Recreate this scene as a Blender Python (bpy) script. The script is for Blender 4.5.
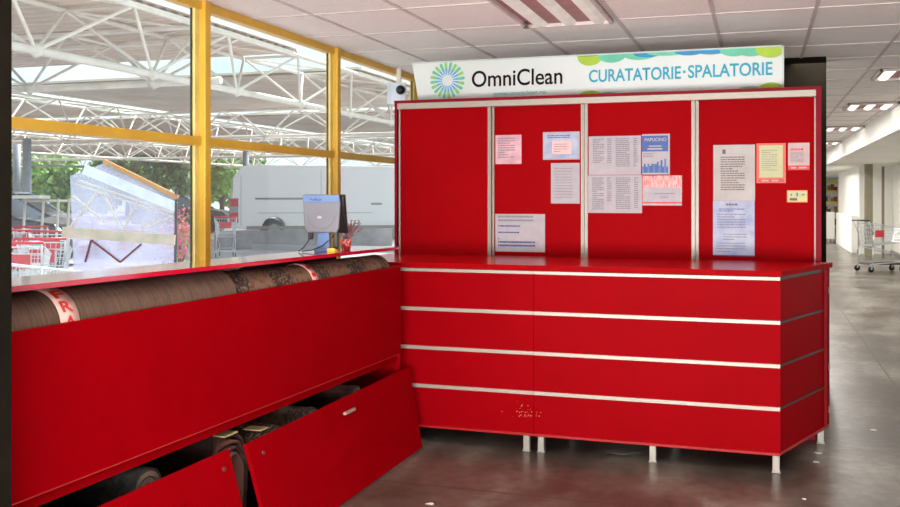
import bpy, bmesh, math, random
from mathutils import Vector, Matrix
random.seed(7)
for o in list(bpy.data.objects): bpy.data.objects.remove(o)
S = bpy.context.scene; C = S.collection; PI = math.pi
# ------------------------------------------------ camera, sky, sun, lamps, exposure
F = 938.0; TH = math.atan(310/938); CT, ST = math.cos(TH), math.sin(TH); EYE = 1.5; HOR = 197.0
cam = bpy.data.objects.new('camera', bpy.data.cameras.new('camera')); C.objects.link(cam); S.camera = cam
cam.location = (0, 0, EYE); cam.rotation_euler = (PI/2, 0, TH)
cam.data.sensor_width = 36; cam.data.lens = 36*F/900; cam.data.shift_y = -(253.5-HOR)/900
cam.data.clip_start = .05; cam.data.clip_end = 600
W = bpy.data.worlds.new('sky'); S.world = W; W.use_nodes = True
nt = W.node_tree; nt.nodes.clear()
wo = nt.nodes.new('ShaderNodeOutputWorld'); bg = nt.nodes.new('ShaderNodeBackground'); nt.links.new(bg.outputs[0], wo.inputs[0])
tc = nt.nodes.new('ShaderNodeTexCoord'); nz = nt.nodes.new('ShaderNodeTexNoise'); nz.inputs['Scale'].default_value = 2.2; nz.inputs['Detail'].default_value = 5
mp = nt.nodes.new('ShaderNodeMapping'); mp.inputs['Scale'].default_value = (1, 1, 3)
nt.links.new(tc.outputs['Generated'], mp.inputs[0]); nt.links.new(mp.outputs[0], nz.inputs['Vector'])
cr = nt.nodes.new('ShaderNodeValToRGB'); nt.links.new(nz.outputs['Fac'], cr.inputs[0]); nt.links.new(cr.outputs[0], bg.inputs[0])
cr.color_ramp.elements[0].position = .4; cr.color_ramp.elements[0].color = (.62, .93, .97, 1)
cr.color_ramp.elements[1].position = .62; cr.color_ramp.elements[1].color = (.95, .98, 1, 1)
bg.inputs[1].default_value = .8
sun = bpy.data.objects.new('sun', bpy.data.lights.new('sun', 'SUN')); C.objects.link(sun)
sun.data.energy = 5.6; sun.data.angle = math.radians(12); sun.data.color = (1, .96, .9); sun.rotation_euler = (math.radians(38), 0, math.radians(160))
def area(name, loc, sx, sy, power, col=(1, .95, .9), rot=(0, 0, 0)):
    l = bpy.data.lights.new(name, 'AREA'); l.shape = 'RECTANGLE'; l.size = sx; l.size_y = sy; l.energy = power; l.color = col
    o = bpy.data.objects.new(name, l); C.objects.link(o); o.location = loc; o.rotation_euler = rot; return o
for (x, y, p) in ((-1.2, 1.0, 5), (.3, 1.0, 4), (-1.2, -2.5, 5), (1.2, -2.5, 4), (-1.2, 3.6, 8), (1.3, 4.6, 6), (.5, 9.3, 40), (.5, 13.5, 80), (.5, 18, 90), (.5, 23, 110), (.3, 29, 130), (1, 38, 200)):
    area('ceiling_fill_light', (x, y, 2.60), .5, 1.1 if y < 9 else 3.6, p)  # fill lamps added below the ceiling; aisle rows boost the lit fittings
area('upward_fill_light', (-.7, -1.6, .62), 4.2, 1.1, 400, (1, .985, .97), (math.radians(138), 0, 0))  # unseen fill behind the camera, added low and tilted up to brighten the ceiling
S.view_settings.view_transform = 'Standard'; S.view_settings.look = 'None'; S.view_settings.exposure = 0.87; S.view_settings.gamma = 1
S.view_settings.use_curve_mapping = False
# ------------------------------------------------ helpers
def ray(px, py):
    u = (px-450)/F; return CT*u-ST, CT+ST*u, (HOR-py)/F          # X, Y, Z per unit depth
def onY(px, py, Y):
    a, b, c = ray(px, py); z = Y/b; return Vector((a*z, Y, EYE+c*z))
def onZ(px, py, Z=0):
    a, b, c = ray(px, py); z = (Z-EYE)/c; return Vector((a*z, b*z, Z))
def at(px, py, z):
    a, b, c = ray(px, py); return Vector((a*z, b*z, EYE+c*z))
def lin(c):
    return tuple(((v/255)/12.92 if v/255 <= .04045 else ((v/255+.055)/1.055)**2.4) for v in c)
def mat(name, col, rough=.5, metal=0, col2=None, scale=8, detail=4, stretch=None, bump=0, bscale=60, coat=0, emis=0, spec=None, lo=.35, hi=.65):
    m = bpy.data.materials.new(name); m.use_nodes = True; n = m.node_tree; b = n.nodes['Principled BSDF']
    b.inputs['Base Color'].default_value = (*lin(col), 1); b.inputs['Roughness'].default_value = rough; b.inputs['Metallic'].default_value = metal
    if coat: b.inputs['Coat Weight'].default_value = coat; b.inputs['Coat Roughness'].default_value = .08
    if spec is not None: b.inputs['Specular IOR Level'].default_value = spec
    if emis: b.inputs['Emission Color'].default_value = (*lin(col), 1); b.inputs['Emission Strength'].default_value = emis
    if col2 is None: col2 = tuple(max(0, c*.93) for c in col)
    t = n.nodes.new('ShaderNodeTexCoord'); mpn = n.nodes.new('ShaderNodeMapping'); n.links.new(t.outputs['Object'], mpn.inputs[0])
    if stretch: mpn.inputs['Scale'].default_value = stretch
    z = n.nodes.new('ShaderNodeTexNoise'); z.inputs['Scale'].default_value = scale; z.inputs['Detail'].default_value = detail; n.links.new(mpn.outputs[0], z.inputs['Vector'])
    r = n.nodes.new('ShaderNodeValToRGB'); n.links.new(z.outputs['Fac'], r.inputs[0])
    r.color_ramp.elements[0].position = lo; r.color_ramp.elements[1].position = hi
    r.color_ramp.elements[0].color = (*lin(col2), 1); r.color_ramp.elements[1].color = (*lin(col), 1); n.links.new(r.outputs[0], b.inputs['Base Color'])
    if bump:
        z2 = n.nodes.new('ShaderNodeTexNoise'); z2.inputs['Scale'].default_value = bscale; n.links.new(t.outputs['Object'], z2.inputs['Vector'])
        bp = n.nodes.new('ShaderNodeBump'); bp.inputs['Strength'].default_value = bump; bp.inputs['Distance'].default_value = .01
        n.links.new(z2.outputs['Fac'], bp.inputs['Height']); n.links.new(bp.outputs[0], b.inputs['Normal'])
    return m
class MB:
    def __init__(s): s.bm = bmesh.new(); s.mi = 0; s.sm = False
    def _f(s, vs):
        try:
            f = s.bm.faces.new(vs); f.material_index = s.mi; f.smooth = s.sm; return f
        except ValueError: return None
    def hexa(s, p):
        v = [s.bm.verts.new(q) for q in p]
        for i in ((0, 3, 2, 1), (4, 5, 6, 7), (0, 1, 5, 4), (1, 2, 6, 5), (2, 3, 7, 6), (3, 0, 4, 7)): s._f([v[k] for k in i])
        return s
    def box(s, x0, x1, y0, y1, z0, z1):
        return s.hexa([(x0, y0, z0), (x1, y0, z0), (x1, y1, z0), (x0, y1, z0), (x0, y0, z1), (x1, y0, z1), (x1, y1, z1), (x0, y1, z1)])
    def quad(s, *p): s._f([s.bm.verts.new(q) for q in p]); return s
    def prism(s, pts, vec):                       # polygon extruded by a vector
        vec = Vector(vec); a = [s.bm.verts.new(p) for p in pts]; b = [s.bm.verts.new(Vector(p)+vec) for p in pts]; n = len(a)
        s._f(a[::-1]); s._f(b)
        for i in range(n): s._f([a[i], a[(i+1) % n], b[(i+1) % n], b[i]])
        return s
    def tube(s, p0, p1, r, n=8, r1=None, cap=True):
        p0, p1 = Vector(p0), Vector(p1); d = (p1-p0)
        if d.length < 1e-6: return s
        q = d.normalized().to_track_quat('Z', 'Y'); r1 = r if r1 is None else r1; sm = s.sm; s.sm = n > 6
        A = [s.bm.verts.new(p0+q@Vector((r*math.cos(2*PI*i/n), r*math.sin(2*PI*i/n), 0))) for i in range(n)]
        B = [s.bm.verts.new(p1+q@Vector((r1*math.cos(2*PI*i/n), r1*math.sin(2*PI*i/n), 0))) for i in range(n)]
        for i in range(n): s._f([A[i], A[(i+1) % n], B[(i+1) % n], B[i]])
        s.sm = False
        if cap: s._f(A[::-1]); s._f(B)
        s.sm = sm; return s
    def path(s, pts, r, n=8):
        for a, b in zip(pts, pts[1:]): s.tube(a, b, r, n)
        return s
    def lathe(s, prof, c=(0, 0, 0), n=20, axis='Z'):
        c = Vector(c); rows = []; s.sm = True
        for (r, h) in prof:
            row = []
            for i in range(n):
                a = 2*PI*i/n; x, y = r*math.cos(a), r*math.sin(a)
                v = Vector((x, y, h)) if axis == 'Z' else (Vector((h, x, y)) if axis == 'X' else Vector((x, h, y)))
                row.append(s.bm.verts.new(c+v))
            rows.append(row)
        for A, B in zip(rows, rows[1:]):
            for i in range(n): s._f([A[i], A[(i+1) % n], B[(i+1) % n], B[i]])
        s.sm = False; s._f(rows[0][::-1]); s._f(rows[-1]); return s
    def ball(s, c, r, sc=(1, 1, 1), sub=2):
        g = bmesh.ops.create_icosphere(s.bm, subdivisions=sub, radius=r)
        for v in g['verts']: v.co = Vector(c)+Vector((v.co.x*sc[0], v.co.y*sc[1], v.co.z*sc[2]))
        for v in g['verts']:
            for f in v.link_faces: f.smooth = True; f.material_index = s.mi
        return s
    def build(s, name, mats, parent=None, bevel=0, loc=None, rot=None, seg=2):
        bmesh.ops.recalc_face_normals(s.bm, faces=s.bm.faces)
        me = bpy.data.meshes.new(name); s.bm.to_mesh(me); s.bm.free()
        for m in (mats if isinstance(mats, (list, tuple)) else [mats]): me.materials.append(m)
        o = bpy.data.objects.new(name, me); C.objects.link(o)
        if parent: o.parent = parent
        if loc is not None: o.location = loc
        if rot is not None: o.rotation_euler = rot
        if bevel:
            b = o.modifiers.new('bevel', 'BEVEL'); b.width = bevel; b.segments = seg; b.limit_method = 'ANGLE'
        return o
def tag(o, label=None, cat=None, group=None, kind=None):
    if label: o['label'] = label
    if cat: o['category'] = cat
    if group: o['group'] = group
    if kind: o['kind'] = kind
    return o
def thing(name, label, cat, loc=(0, 0, 0), rz=0, group=None):
    o = bpy.data.objects.new(name, None); C.objects.link(o); o.location = loc; o.rotation_euler = (0, 0, rz); o.empty_display_size = .1
    return tag(o, label, cat, group)
def copy_tree(o, parent=None):
    c = o.copy(); C.objects.link(c); c.parent = parent
    for ch in list(o.children): copy_tree(ch, c)
    return c
def struct(name, mb, m, **k): return tag(mb.build(name, m, **k), kind='structure')
def text(name, body, m, origin, width=None, height=None, parent=None, bold=0, right=Vector((1, 0, 0)), up=Vector((0, 0, 1)), thick=.001, cx=False, shear=0):
    cu = bpy.data.curves.new(name, 'FONT'); cu.body = body; cu.size = 1; cu.extrude = 0; cu.offset = bold; cu.shear = shear
    to = bpy.data.objects.new('tmp', cu); C.objects.link(to); bpy.context.view_layer.update()
    me = bpy.data.meshes.new_from_object(to.evaluated_get(bpy.context.evaluated_depsgraph_get())); bpy.data.objects.remove(to)
    xs = [v.co.x for v in me.vertices]; ys = [v.co.y for v in me.vertices]; x0, x1, y0, y1 = min(xs), max(xs), min(ys), max(ys)
    sx = width/(x1-x0) if width else height/(y1-y0); sy = height/(y1-y0) if height else sx
    nrm = right.cross(up)
    for v in me.vertices:
        a = (v.co.x-x0)*sx-(width/2 if cx else 0); b = (v.co.y-y0)*sy
        v.co = Vector(origin)+right*a+up*b+nrm*thick
    me.name = name; me.materials.clear(); me.materials.append(m)
    o = bpy.data.objects.new(name, me); C.objects.link(o)
    if parent: o.parent = parent
    return o
# ------------------------------------------------ materials
RED = mat('red laminate', (140, 0, 9), .5, col2=(136, 0, 8), scale=3, spec=.02, stretch=(1, 1, 1))
REDTOP = mat('glossy red worktop', (184, 4, 10), .22, col2=(178, 4, 9), scale=2, spec=.5, coat=.1)
REDBOARD = mat('red cupboard door board', (145, 0, 7), .6, col2=(141, 0, 6), scale=2, spec=.03)
REDEDGE = mat('dark red edging', (128, 2, 26), .5, spec=.1)
REDDARK = mat('red panel raw side', (110, 4, 10), .6, spec=.1)
ALU = mat('brushed aluminium strip', (166, 154, 142), .4, .2, col2=(156, 144, 132), scale=30, stretch=(1, 1, 30))
ALUD = mat('grey aluminium groove', (140, 130, 122), .4, .2)
OLIVE = mat('dull olive groove', (80, 66, 48), .5, .3)
LEGM = mat('satin metal leg', (158, 150, 140), .35, .3)
BLACK = mat('black plastic', (22, 21, 22), .4)
DARKP = mat('dark brown painted post', (26, 22, 15), .8, col2=(20, 17, 12), spec=.05)
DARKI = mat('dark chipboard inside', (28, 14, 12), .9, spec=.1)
YEL = mat('yellow painted aluminium', (228, 182, 66), .4, col2=(220, 172, 56), scale=5)
YELP = mat('pale yellow frame', (240, 214, 130), .4)
CEIL = mat('mineral fibre ceiling tile', (250, 242, 238), .9, col2=(240, 231, 227), scale=90, detail=6, bump=.2, bscale=300)
CEILG = mat('ceiling grid bar', (214, 200, 196), .6)
WALLW = mat('white wall paint', (240, 238, 230), .8, col2=(233, 231, 223), scale=1)
WALLC = mat('cream wall paint', (220, 208, 184), .8)
PAPER = mat('white paper', (174, 165, 170), .7, col2=(167, 159, 164), spec=.1, scale=20)
PAPERB = mat('bluish paper', (146, 156, 186), .7, spec=.1, col2=(178, 180, 194), scale=12, detail=6)
PAPERP = mat('pinkish plastic pocket', (184, 140, 150), .3, col2=(216, 160, 170), scale=14)
INK = mat('grey print', (94, 92, 100), .7)
INKB = mat('dark blue print', (52, 70, 130), .7)
INKL = mat('light grey print', (122, 120, 130), .7)
BLUEM = mat('blue print', (34, 70, 140), .5)
REDP = mat('red print', (206, 42, 34), .5)
CREAM = mat('cream certificate paper', (184, 178, 138), .6, col2=(174, 176, 132), scale=15)
SIGNW = mat('white sign face', (212, 216, 212), .35, col2=(206, 211, 208), scale=1, emis=.0)
SIGNT = mat('dark brown lettering', (34, 18, 24), .7, spec=.08)
CYAN = mat('cyan lettering', (62, 164, 190), .6, spec=.15)
TEAL = mat('teal lettering', (100, 176, 170), .5)
LIME = mat('lime green print', (164, 194, 40), .5)
MINT = mat('mint green print', (96, 190, 156), .5)
SKYB = mat('blue wave print', (20, 134, 184), .5)
LBLUE = mat('light blue petal', (90, 165, 205), .5)
LGREEN = mat('light green petal', (140, 192, 108), .5)
BRASS = mat('sprinkler metal', (120, 104, 90), .3, .8)
WHITEST = mat('white painted steel', (232, 222, 210), .4, col2=(216, 206, 194), scale=3)
ROOFM = mat('grey corrugated sheet', (226, 204, 186), .6, col2=(206, 186, 170), scale=.6)
ASPH = mat('pale asphalt', (172, 170, 172), .9, col2=(150, 148, 152), scale=.8, detail=8)
VANW = mat('white van paint', (244, 246, 252), .25, coat=.5, col2=(240, 242, 249), scale=.5)
TYRE = mat('black tyre', (24, 24, 26), .8)
CHROME = mat('zinc plated wire', (200, 204, 208), .3, .6)
CARTW = mat('pale wire', (216, 218, 222), .4, .2)
REDPL = mat('red plastic', (206, 34, 50), .35)
CARG = mat('dark car paint', (40, 44, 58), .2, coat=.6)
CARS = mat('silver car paint', (170, 178, 190), .25, .3, coat=.5)
GLD = mat('dark car glass', (60, 80, 96), .08, spec=.8)
LEAF = mat('tree foliage', (150, 184, 96), .7, col2=(96, 136, 66), scale=1.2, detail=6)
LEAF2 = mat('light tree foliage', (176, 206, 110), .7, col2=(110, 156, 62), scale=1.2, detail=6)
BARK = mat('bark', (92, 76, 62), .9)
PINKF = mat('pink blossom', (236, 120, 150), .7, col2=(220, 90, 120), scale=6)
LAMPON = mat('lit louvre diffuser', (250, 248, 240), .5, emis=.75)
LAMPDIM = mat('pale glowing lamp reflector', (232, 224, 216), .35, emis=.12)  # faint glow put into the reflectors of the light that is off
LOUV = mat('pinkish louvre shade', (176, 120, 122), .5)
GREYPL = mat('grey plastic terminal', (112, 111, 120), .45, col2=(104, 103, 112))
GREYBL = mat('blue grey plastic', (92, 120, 166), .4)
YELB = mat('yellow card', (236, 200, 60), .5)
def glassmat(name, tint=(.97, .99, 1), refl=.07, haze=.05):
    m = bpy.data.materials.new(name); m.use_nodes = True; n = m.node_tree; n.nodes.clear()
    o = n.nodes.new('ShaderNodeOutputMaterial'); t = n.nodes.new('ShaderNodeBsdfTransparent'); t.inputs[0].default_value = (*tint, 1)
    g = n.nodes.new('ShaderNodeBsdfGlossy'); g.inputs['Roughness'].default_value = .02
    d = n.nodes.new('ShaderNodeBsdfTranslucent'); d.inputs[0].default_value = (.9, .92, .95, 1)
    lw = n.nodes.new('ShaderNodeLayerWeight'); lw.inputs[0].default_value = .5; fr = n.nodes.new('ShaderNodeMath'); fr.operation = 'POWER'; fr.inputs[1].default_value = 5; n.links.new(lw.outputs['Facing'], fr.inputs[0])
    nz = n.nodes.new('ShaderNodeTexNoise'); nz.inputs['Scale'].default_value = 1.5; mr = n.nodes.new('ShaderNodeMath'); mr.operation = 'MULTIPLY'; mr.inputs[1].default_value = haze*2
    n.links.new(nz.outputs['Fac'], mr.inputs[0])
    a = n.nodes.new('ShaderNodeMixShader'); b = n.nodes.new('ShaderNodeMixShader'); ad = n.nodes.new('ShaderNodeMath'); ad.operation = 'ADD'; ad.inputs[1].default_value = refl*.3
    n.links.new(fr.outputs[0], ad.inputs[0]); n.links.new(mr.outputs[0], a.inputs[0]); n.links.new(t.outputs[0], a.inputs[1]); n.links.new(d.outputs[0], a.inputs[2])
    n.links.new(ad.outputs[0], b.inputs[0]); n.links.new(a.outputs[0], b.inputs[1]); n.links.new(g.outputs[0], b.inputs[2]); n.links.new(b.outputs[0], o.inputs[0])
    return m
GLASS = glassmat('window glass'); LILACREF = glassmat('lilac tinted glass', (.72, .72, .98), .5, .22)  # the lilac one is for the reflection built as a screen
PLASTIC = glassmat('clear plastic', (1, .93, .93), .05, .22)
# concrete floor: stains, gloss, saw-cut joints
def floormat():
    m = bpy.data.materials.new('polished stained concrete'); m.use_nodes = True; n = m.node_tree; b = n.nodes['Principled BSDF']; L = n.links.new
    t = n.nodes.new('ShaderNodeTexCoord'); a = n.nodes.new('ShaderNodeTexNoise'); a.inputs['Scale'].default_value = 1.1; a.inputs['Detail'].default_value = 6; a.inputs['Roughness'].default_value = .55
    mp = n.nodes.new('ShaderNodeMapping'); mp.inputs['Scale'].default_value = (1.5, .9, 1); L(t.outputs['Object'], mp.inputs[0]); L(mp.outputs[0], a.inputs['Vector'])
    r = n.nodes.new('ShaderNodeValToRGB'); L(a.outputs['Fac'], r.inputs[0]); e = r.color_ramp.elements
    e[0].position = .38; e[0].color = (*lin((68, 59, 52)), 1); e[1].position = .64; e[1].color = (*lin((126, 122, 112)), 1)
    k = e.new(.5); k.color = (*lin((92, 84, 76)), 1)
    v = n.nodes.new('ShaderNodeTexNoise'); v.inputs['Scale'].default_value = 14; v.inputs['Detail'].default_value = 8; L(t.outputs['Object'], v.inputs['Vector'])
    mx = n.nodes.new('ShaderNodeMix'); mx.data_type = 'RGBA'; mx.blend_type = 'SOFT_LIGHT'; mx.inputs[0].default_value = .9; L(r.outputs[0], mx.inputs[6]); L(v.outputs['Fac'], mx.inputs[7])
    # joints
    sp = n.nodes.new('ShaderNodeSeparateXYZ'); L(t.outputs['Object'], sp.inputs[0]); outs = []
    for ax, off in (('X', 1.02), ('Y', 7.9)):
        s1 = n.nodes.new('ShaderNodeMath'); s1.operation = 'SUBTRACT'; s1.inputs[1].default_value = off-1.65; L(sp.outputs[ax], s1.inputs[0])
        s2 = n.nodes.new('ShaderNodeMath'); s2.operation = 'FLOORED_MODULO'; s2.inputs[1].default_value = 3.3; L(s1.outputs[0], s2.inputs[0])
        s3 = n.nodes.new('ShaderNodeMath'); s3.operation = 'SUBTRACT'; s3.inputs[1].default_value = 1.65; L(s2.outputs[0], s3.inputs[0])
        s4 = n.nodes.new('ShaderNodeMath'); s4.operation = 'ABSOLUTE'; L(s3.outputs[0], s4.inputs[0])
        s5 = n.nodes.new('ShaderNodeMath'); s5.operation = 'LESS_THAN'; s5.inputs[1].default_value = .009; L(s4.outputs[0], s5.inputs[0]); outs.append(s5)
    mxj = n.nodes.new('ShaderNodeMath'); mxj.operation = 'MAXIMUM'; L(outs[0].outputs[0], mxj.inputs[0]); L(outs[1].outputs[0], mxj.inputs[1])
    m2 = n.nodes.new('ShaderNodeMix'); m2.data_type = 'RGBA'; L(mxj.outputs[0], m2.inputs[0]); L(mx.outputs[2], m2.inputs[6]); m2.inputs[7].default_value = (*lin((62, 52, 46)), 1)
    L(m2.outputs[2], b.inputs['Base Color'])
    rr = n.nodes.new('ShaderNodeMapRange'); rr.inputs[3].default_value = .26; rr.inputs[4].default_value = .36; L(a.outputs['Fac'], rr.inputs[0]); L(rr.outputs[0], b.inputs['Roughness'])
    return m
FLOOR = floormat()
# ------------------------------------------------ the setting
H = 2.65; WX = -3.15
struct('floor', MB().box(WX-.1, 9, -4, 60, -.1, 0), FLOOR)
struct('ceiling', MB().box(WX-.1, 9, -4, 60, H, H+.1), CEIL)
g = MB()
for k in range(0, 16):
    x = -2.677+.6*k
    if x < 5: g.box(x-.012, x+.012, -4, 60, H-.006, H)
for k in range(-14, 60):
    y = 6.1+.76*k
    if -4 < y < 50: g.box(WX, 5, y-.01, y+.01, H-.005, H)
struct('trim_1', g, CEILG)
# window wall: sill, mullions, rails, glass
MY = [-2.6, -.76, 1.08, 2.92, 4.79, 6.60, 8.43]
struct('wall_left', MB().box(WX-.12, WX+.02, -4, 8.62, 0, .12), YEL)
n = 0
for i in range(len(MY)-1):
    a, b = MY[i], MY[i+1]; n += 1
    r = bpy.data.objects.new('window_%d' % n, None); C.objects.link(r); r.location = (WX, a, 0); tag(r, kind='structure'); L = b-a
    MB().box(-.03, .07, -.03, .03, .12, H).build('mullion', YEL, r, .004)
    MB().box(-.02, .045, .03, L-.03, 1.80, 1.853).build('middle_rail', YEL, r, .003)
    MB().box(-.02, .045, .03, L-.03, 2.60, H).build('top_rail', YEL, r, .003)
    MB().box(-.02, .045, .03, L-.03, .12, .2).build('bottom_rail', YEL, r, .003)
    for (z0, z1) in ((.2, 1.80), (1.853, 2.60)):
        f = MB()
        f.box(0, .03, .03, .055, z0, z1); f.box(0, .03, L-.075, L-.03, z0, z1)
        f.build('sash', YELP, r)
        MB().box(.0, .012, L-.082, L-.075, z0, z1).build('gasket', BLACK, r)
        MB().box(.004, .012, .05, L-.07, z0-.01, z1+.01).build('pane', GLASS, r)
r = bpy.data.objects.new('window_%d' % (n+1), None); C.objects.link(r); r.location = (WX, 8.43, 0); tag(r, kind='structure')
MB().box(-.03, .07, -.03, .03, .12, H).build('mullion', YEL, r, .004)
struct('wall_back', MB().box(WX-.1, .2, 8.62, 8.8, 0, H), WALLW)
tag(MB().box(.185, .515, 8.25, 8.6, 0, H).build('pillar', DARKP), 'dark painted square pillar rising behind the red cupboard beside the aisle', 'pillar', kind='structure')
tag(MB().box(-2.4, -1.965, 1.9, 2.085, 0, H).build('post', DARKP, None, .004), 'dark upright post at the near end of the left counter', 'post', kind='structure')
# aisle on the right
struct('wall_right', MB().box(1.6, 4.2, 10.5, 60, 2.32, H).box(3.3, 3.5, 12, 27, 0, 2.32).box(2.5, 3.5, 27, 34, 0, 2.32), WALLW)
struct('wall_side', MB().box(7, 7.2, -4, 10.5, 0, H), WALLC)
struct('wall_far', MB().box(-3, 9, 50, 50.2, 0, H), WALLC)
struct('trim_2', MB().box(3.24, 3.3, 12, 27, 0, .1).box(2.46, 2.5, 27, 34, 0, .1), ALUD)
# pilaster and door frame beside the aisle
p = at(868.5, 200, 23.5)
tag(MB().box(p.x-.09, p.x+.09, p.y-.1, p.y+.1, 0, 2.32).build('pilaster', mat('olive grey paint', (140, 134, 110), .7)), kind='structure')
q = at(883, 200, 23.0)
tag(MB().box(q.x-.025, q.x+.025, q.y-.05, q.y+.05, 0, 2.25).build('door_post', mat('brown door post', (124, 108, 90), .6)), kind='structure')
p = at(862, 200, 26.2)
tag(MB().box(p.x-.02, p.x+.02, p.y-.03, p.y+.03, 0, 2.3).build('corner_post', ALUD), kind='structure')
# ------------------------------------------------ outside: ground, canopy
struct('ground', MB().box(-140, WX-.12, -60, 140, -.15, -.03), ASPH)
EX = -10.0; HB = 3.78; HT = 4.72
def corr(x0, x1, y0, y1):
    m = MB(); y = y0; st = .34
    while y < y1-.01:
        for (a, b, za, zb) in ((0, .12, 0, 0), (.12, .17, 0, .07), (.17, .29, .07, .07), (.29, .34, .07, 0)):
            m.quad((x0, y+a, za), (x1, y+a, za), (x1, y+b, zb), (x0, y+b, zb))
        y += st
    m.box(x0, x1, y0, y1, .075, .14)
    return m
k = 0
for (x0, x1) in ((-21.5, EX), (-35, -23.5), (-50, -37.5)):
    for (y0, y1) in ((1.5, 19.0), (22.6, 31), (34, 46), (50, 64)):
        r = thing('canopy_roof', 'grey corrugated canopy roof bay of the car park, %s row from the glazing, %s bay along' % (('first', 'second', 'third')[(-21.5, -35, -50).index(x0)], ('nearest', 'second', 'third', 'farthest')[(1.5, 22.6, 34, 50).index(y0)]), 'roof', (0, 0, HT+.06), group='car park canopy roof bays')
        corr(x0, x1, y0, y1).build('roof_sheet', ROOFM, r)
        MB().box(x0-.1, x0, y0, y1, .0, .12).box(x1, x1+.1, y0, y1, .06, .14).box(x1, x1+.04, y0, y1, -.03, .0).build('fascia', WHITEST, r)
def truss(L, nb, r=.07):
    t = thing('roof_truss', 'x', 'truss'); d = HT-HB; w = .7
    MB().tube((0, 0, 0), (0, L, 0), r*1.05, 8).build('bottom_chord', WHITEST, t)
    for s in (-1, 1): MB().tube((s*w, 0, d), (s*w, L, d), r*.7, 8).build('top_chord', WHITEST, t)
    m = MB(); b = L/nb
    for i in range(nb):
        for s in (-1, 1):
            m.tube((s*w, i*b, d), (0, (i+.5)*b, 0), r*.46, 6); m.tube((0, (i+.5)*b, 0), (s*w, (i+1)*b, d), r*.46, 6)
        m.tube((-w, i*b, d), (w, i*b, d), r*.5, 6); m.tube((-w, i*b, d), (w, (i+1)*b, d), r*.35, 5)
        m.ball((0, (i+.5)*b, 0), r*1.9, sub=1)
    m.build('web_bracing', WHITEST, t); return t
T0 = truss(62, 21); T0.location = (EX-.7, 1.5, HB); T0['label'] = 'white tubular canopy truss running along the outer canopy edge nearest the windows'; T0['group'] = 'canopy trusses running lengthwise'
for i, x in enumerate((-22.5, -36, -49)):
    c = copy_tree(T0); c.location = (x, 1.5, HB); c['label'] = 'white tubular canopy truss running lengthwise, %s back from the canopy edge' % ('second', 'third', 'fourth')[i]
T1 = truss(40, 13); T1.rotation_euler = (0, 0, PI/2); T1.location = (EX, 16.0, HB); T1['label'] = 'white cross truss of the canopy, nearest of those seen through the glass'; T1['group'] = 'canopy cross trusses'
for i, y in enumerate((31.5, 47, 64)):
    c = copy_tree(T1); c.location = (EX, y, HB); c['label'] = 'white cross truss of the canopy, %s of those seen through the glass' % ('second', 'third', 'farthest')[i]
def column(x, y, lab):
    t = thing('canopy_column', lab, 'column', (x, y, -.03), group='canopy columns')
    MB().tube((0, 0, 0), (0, 0, HB), .16, 14).build('shaft', mat('grey column paint', (150, 158, 170), .5), t)
    MB().box(-.3, .3, -.3, .3, 0, .05).build('base_plate', ALUD, t)
p = at(17, 200, 40); column(p.x, p.y, 'grey round canopy column behind the dark parked car at the left pane edge')
p = at(27, 200, 36); column(p.x, p.y, 'slimmer looking grey canopy column just right of the one behind the dark car')
p = at(246, 160, 46); column(p.x, p.y, 'grey canopy column standing behind the white van roof')
# trees
def tree(px, z, w, h, base, m, lab, seed):
    rnd = random.Random(seed); p = at(px, 200, z)
    t = thing('tree', lab, 'tree', (p.x, p.y, -.03), group='trees beyond the car park')
    MB().tube((0, 0, 0), (0, 0, base+h*.4), .22, 8, .12).tube((0, 0, base), (w*.2, 0, base+h*.5), .1, 6, .05).build('trunk', BARK, t)
    b = MB(); cl = [(rnd.gauss(0, .18)*w, rnd.gauss(0, .18)*w, base+h*.5+rnd.gauss(0, .24)*h, rnd.uniform(.12, .26)*w) for _ in range(16)]
    for (cx, cy, cz, r) in cl:
        for _ in range(170):
            d = Vector((rnd.gauss(0, 1), rnd.gauss(0, 1), rnd.gauss(0, 1))).normalized()*r*rnd.uniform(.75, 1.05); c = Vector((cx, cy, max(cz, base*.6)))+d
            a = Vector((rnd.gauss(0, 1), rnd.gauss(0, 1), rnd.gauss(0, 1))).normalized()*.22; e = a.cross(Vector((rnd.gauss(0, 1), rnd.gauss(0, 1), rnd.gauss(0, 1)))).normalized()*.16
            b.quad(c-a, c+e, c+a, c-e)
    b.build('crown', m, t)
for i, a in enumerate(((40, 90, 7, 5.5, .8, LEAF2), (66, 74, 5.5, 4.4, .6, LEAF2), (100, 90, 7, 5.5, .8, LEAF), (128, 74, 5.5, 4.4, .8, LEAF2), (152, 92, 6, 5, .8, LEAF), (178, 76, 5, 5, .8, LEAF), (204, 92, 5, 5, 1, LEAF2), (222, 74, 3.6, 5, 1, LEAF2), (246, 92, 4, 7, 1, LEAF), (12, 74, 5.5, 4.4, 1, LEAF))):
    tree(*a, 'leafy %s green tree beyond the car park, %s from the left' % ('light' if a[5] is LEAF2 else 'mid', ('second', 'third', 'fourth', 'fifth', 'sixth', 'seventh', 'eighth', 'ninth', 'tenth', 'first')[i]), 40+i)
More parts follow.
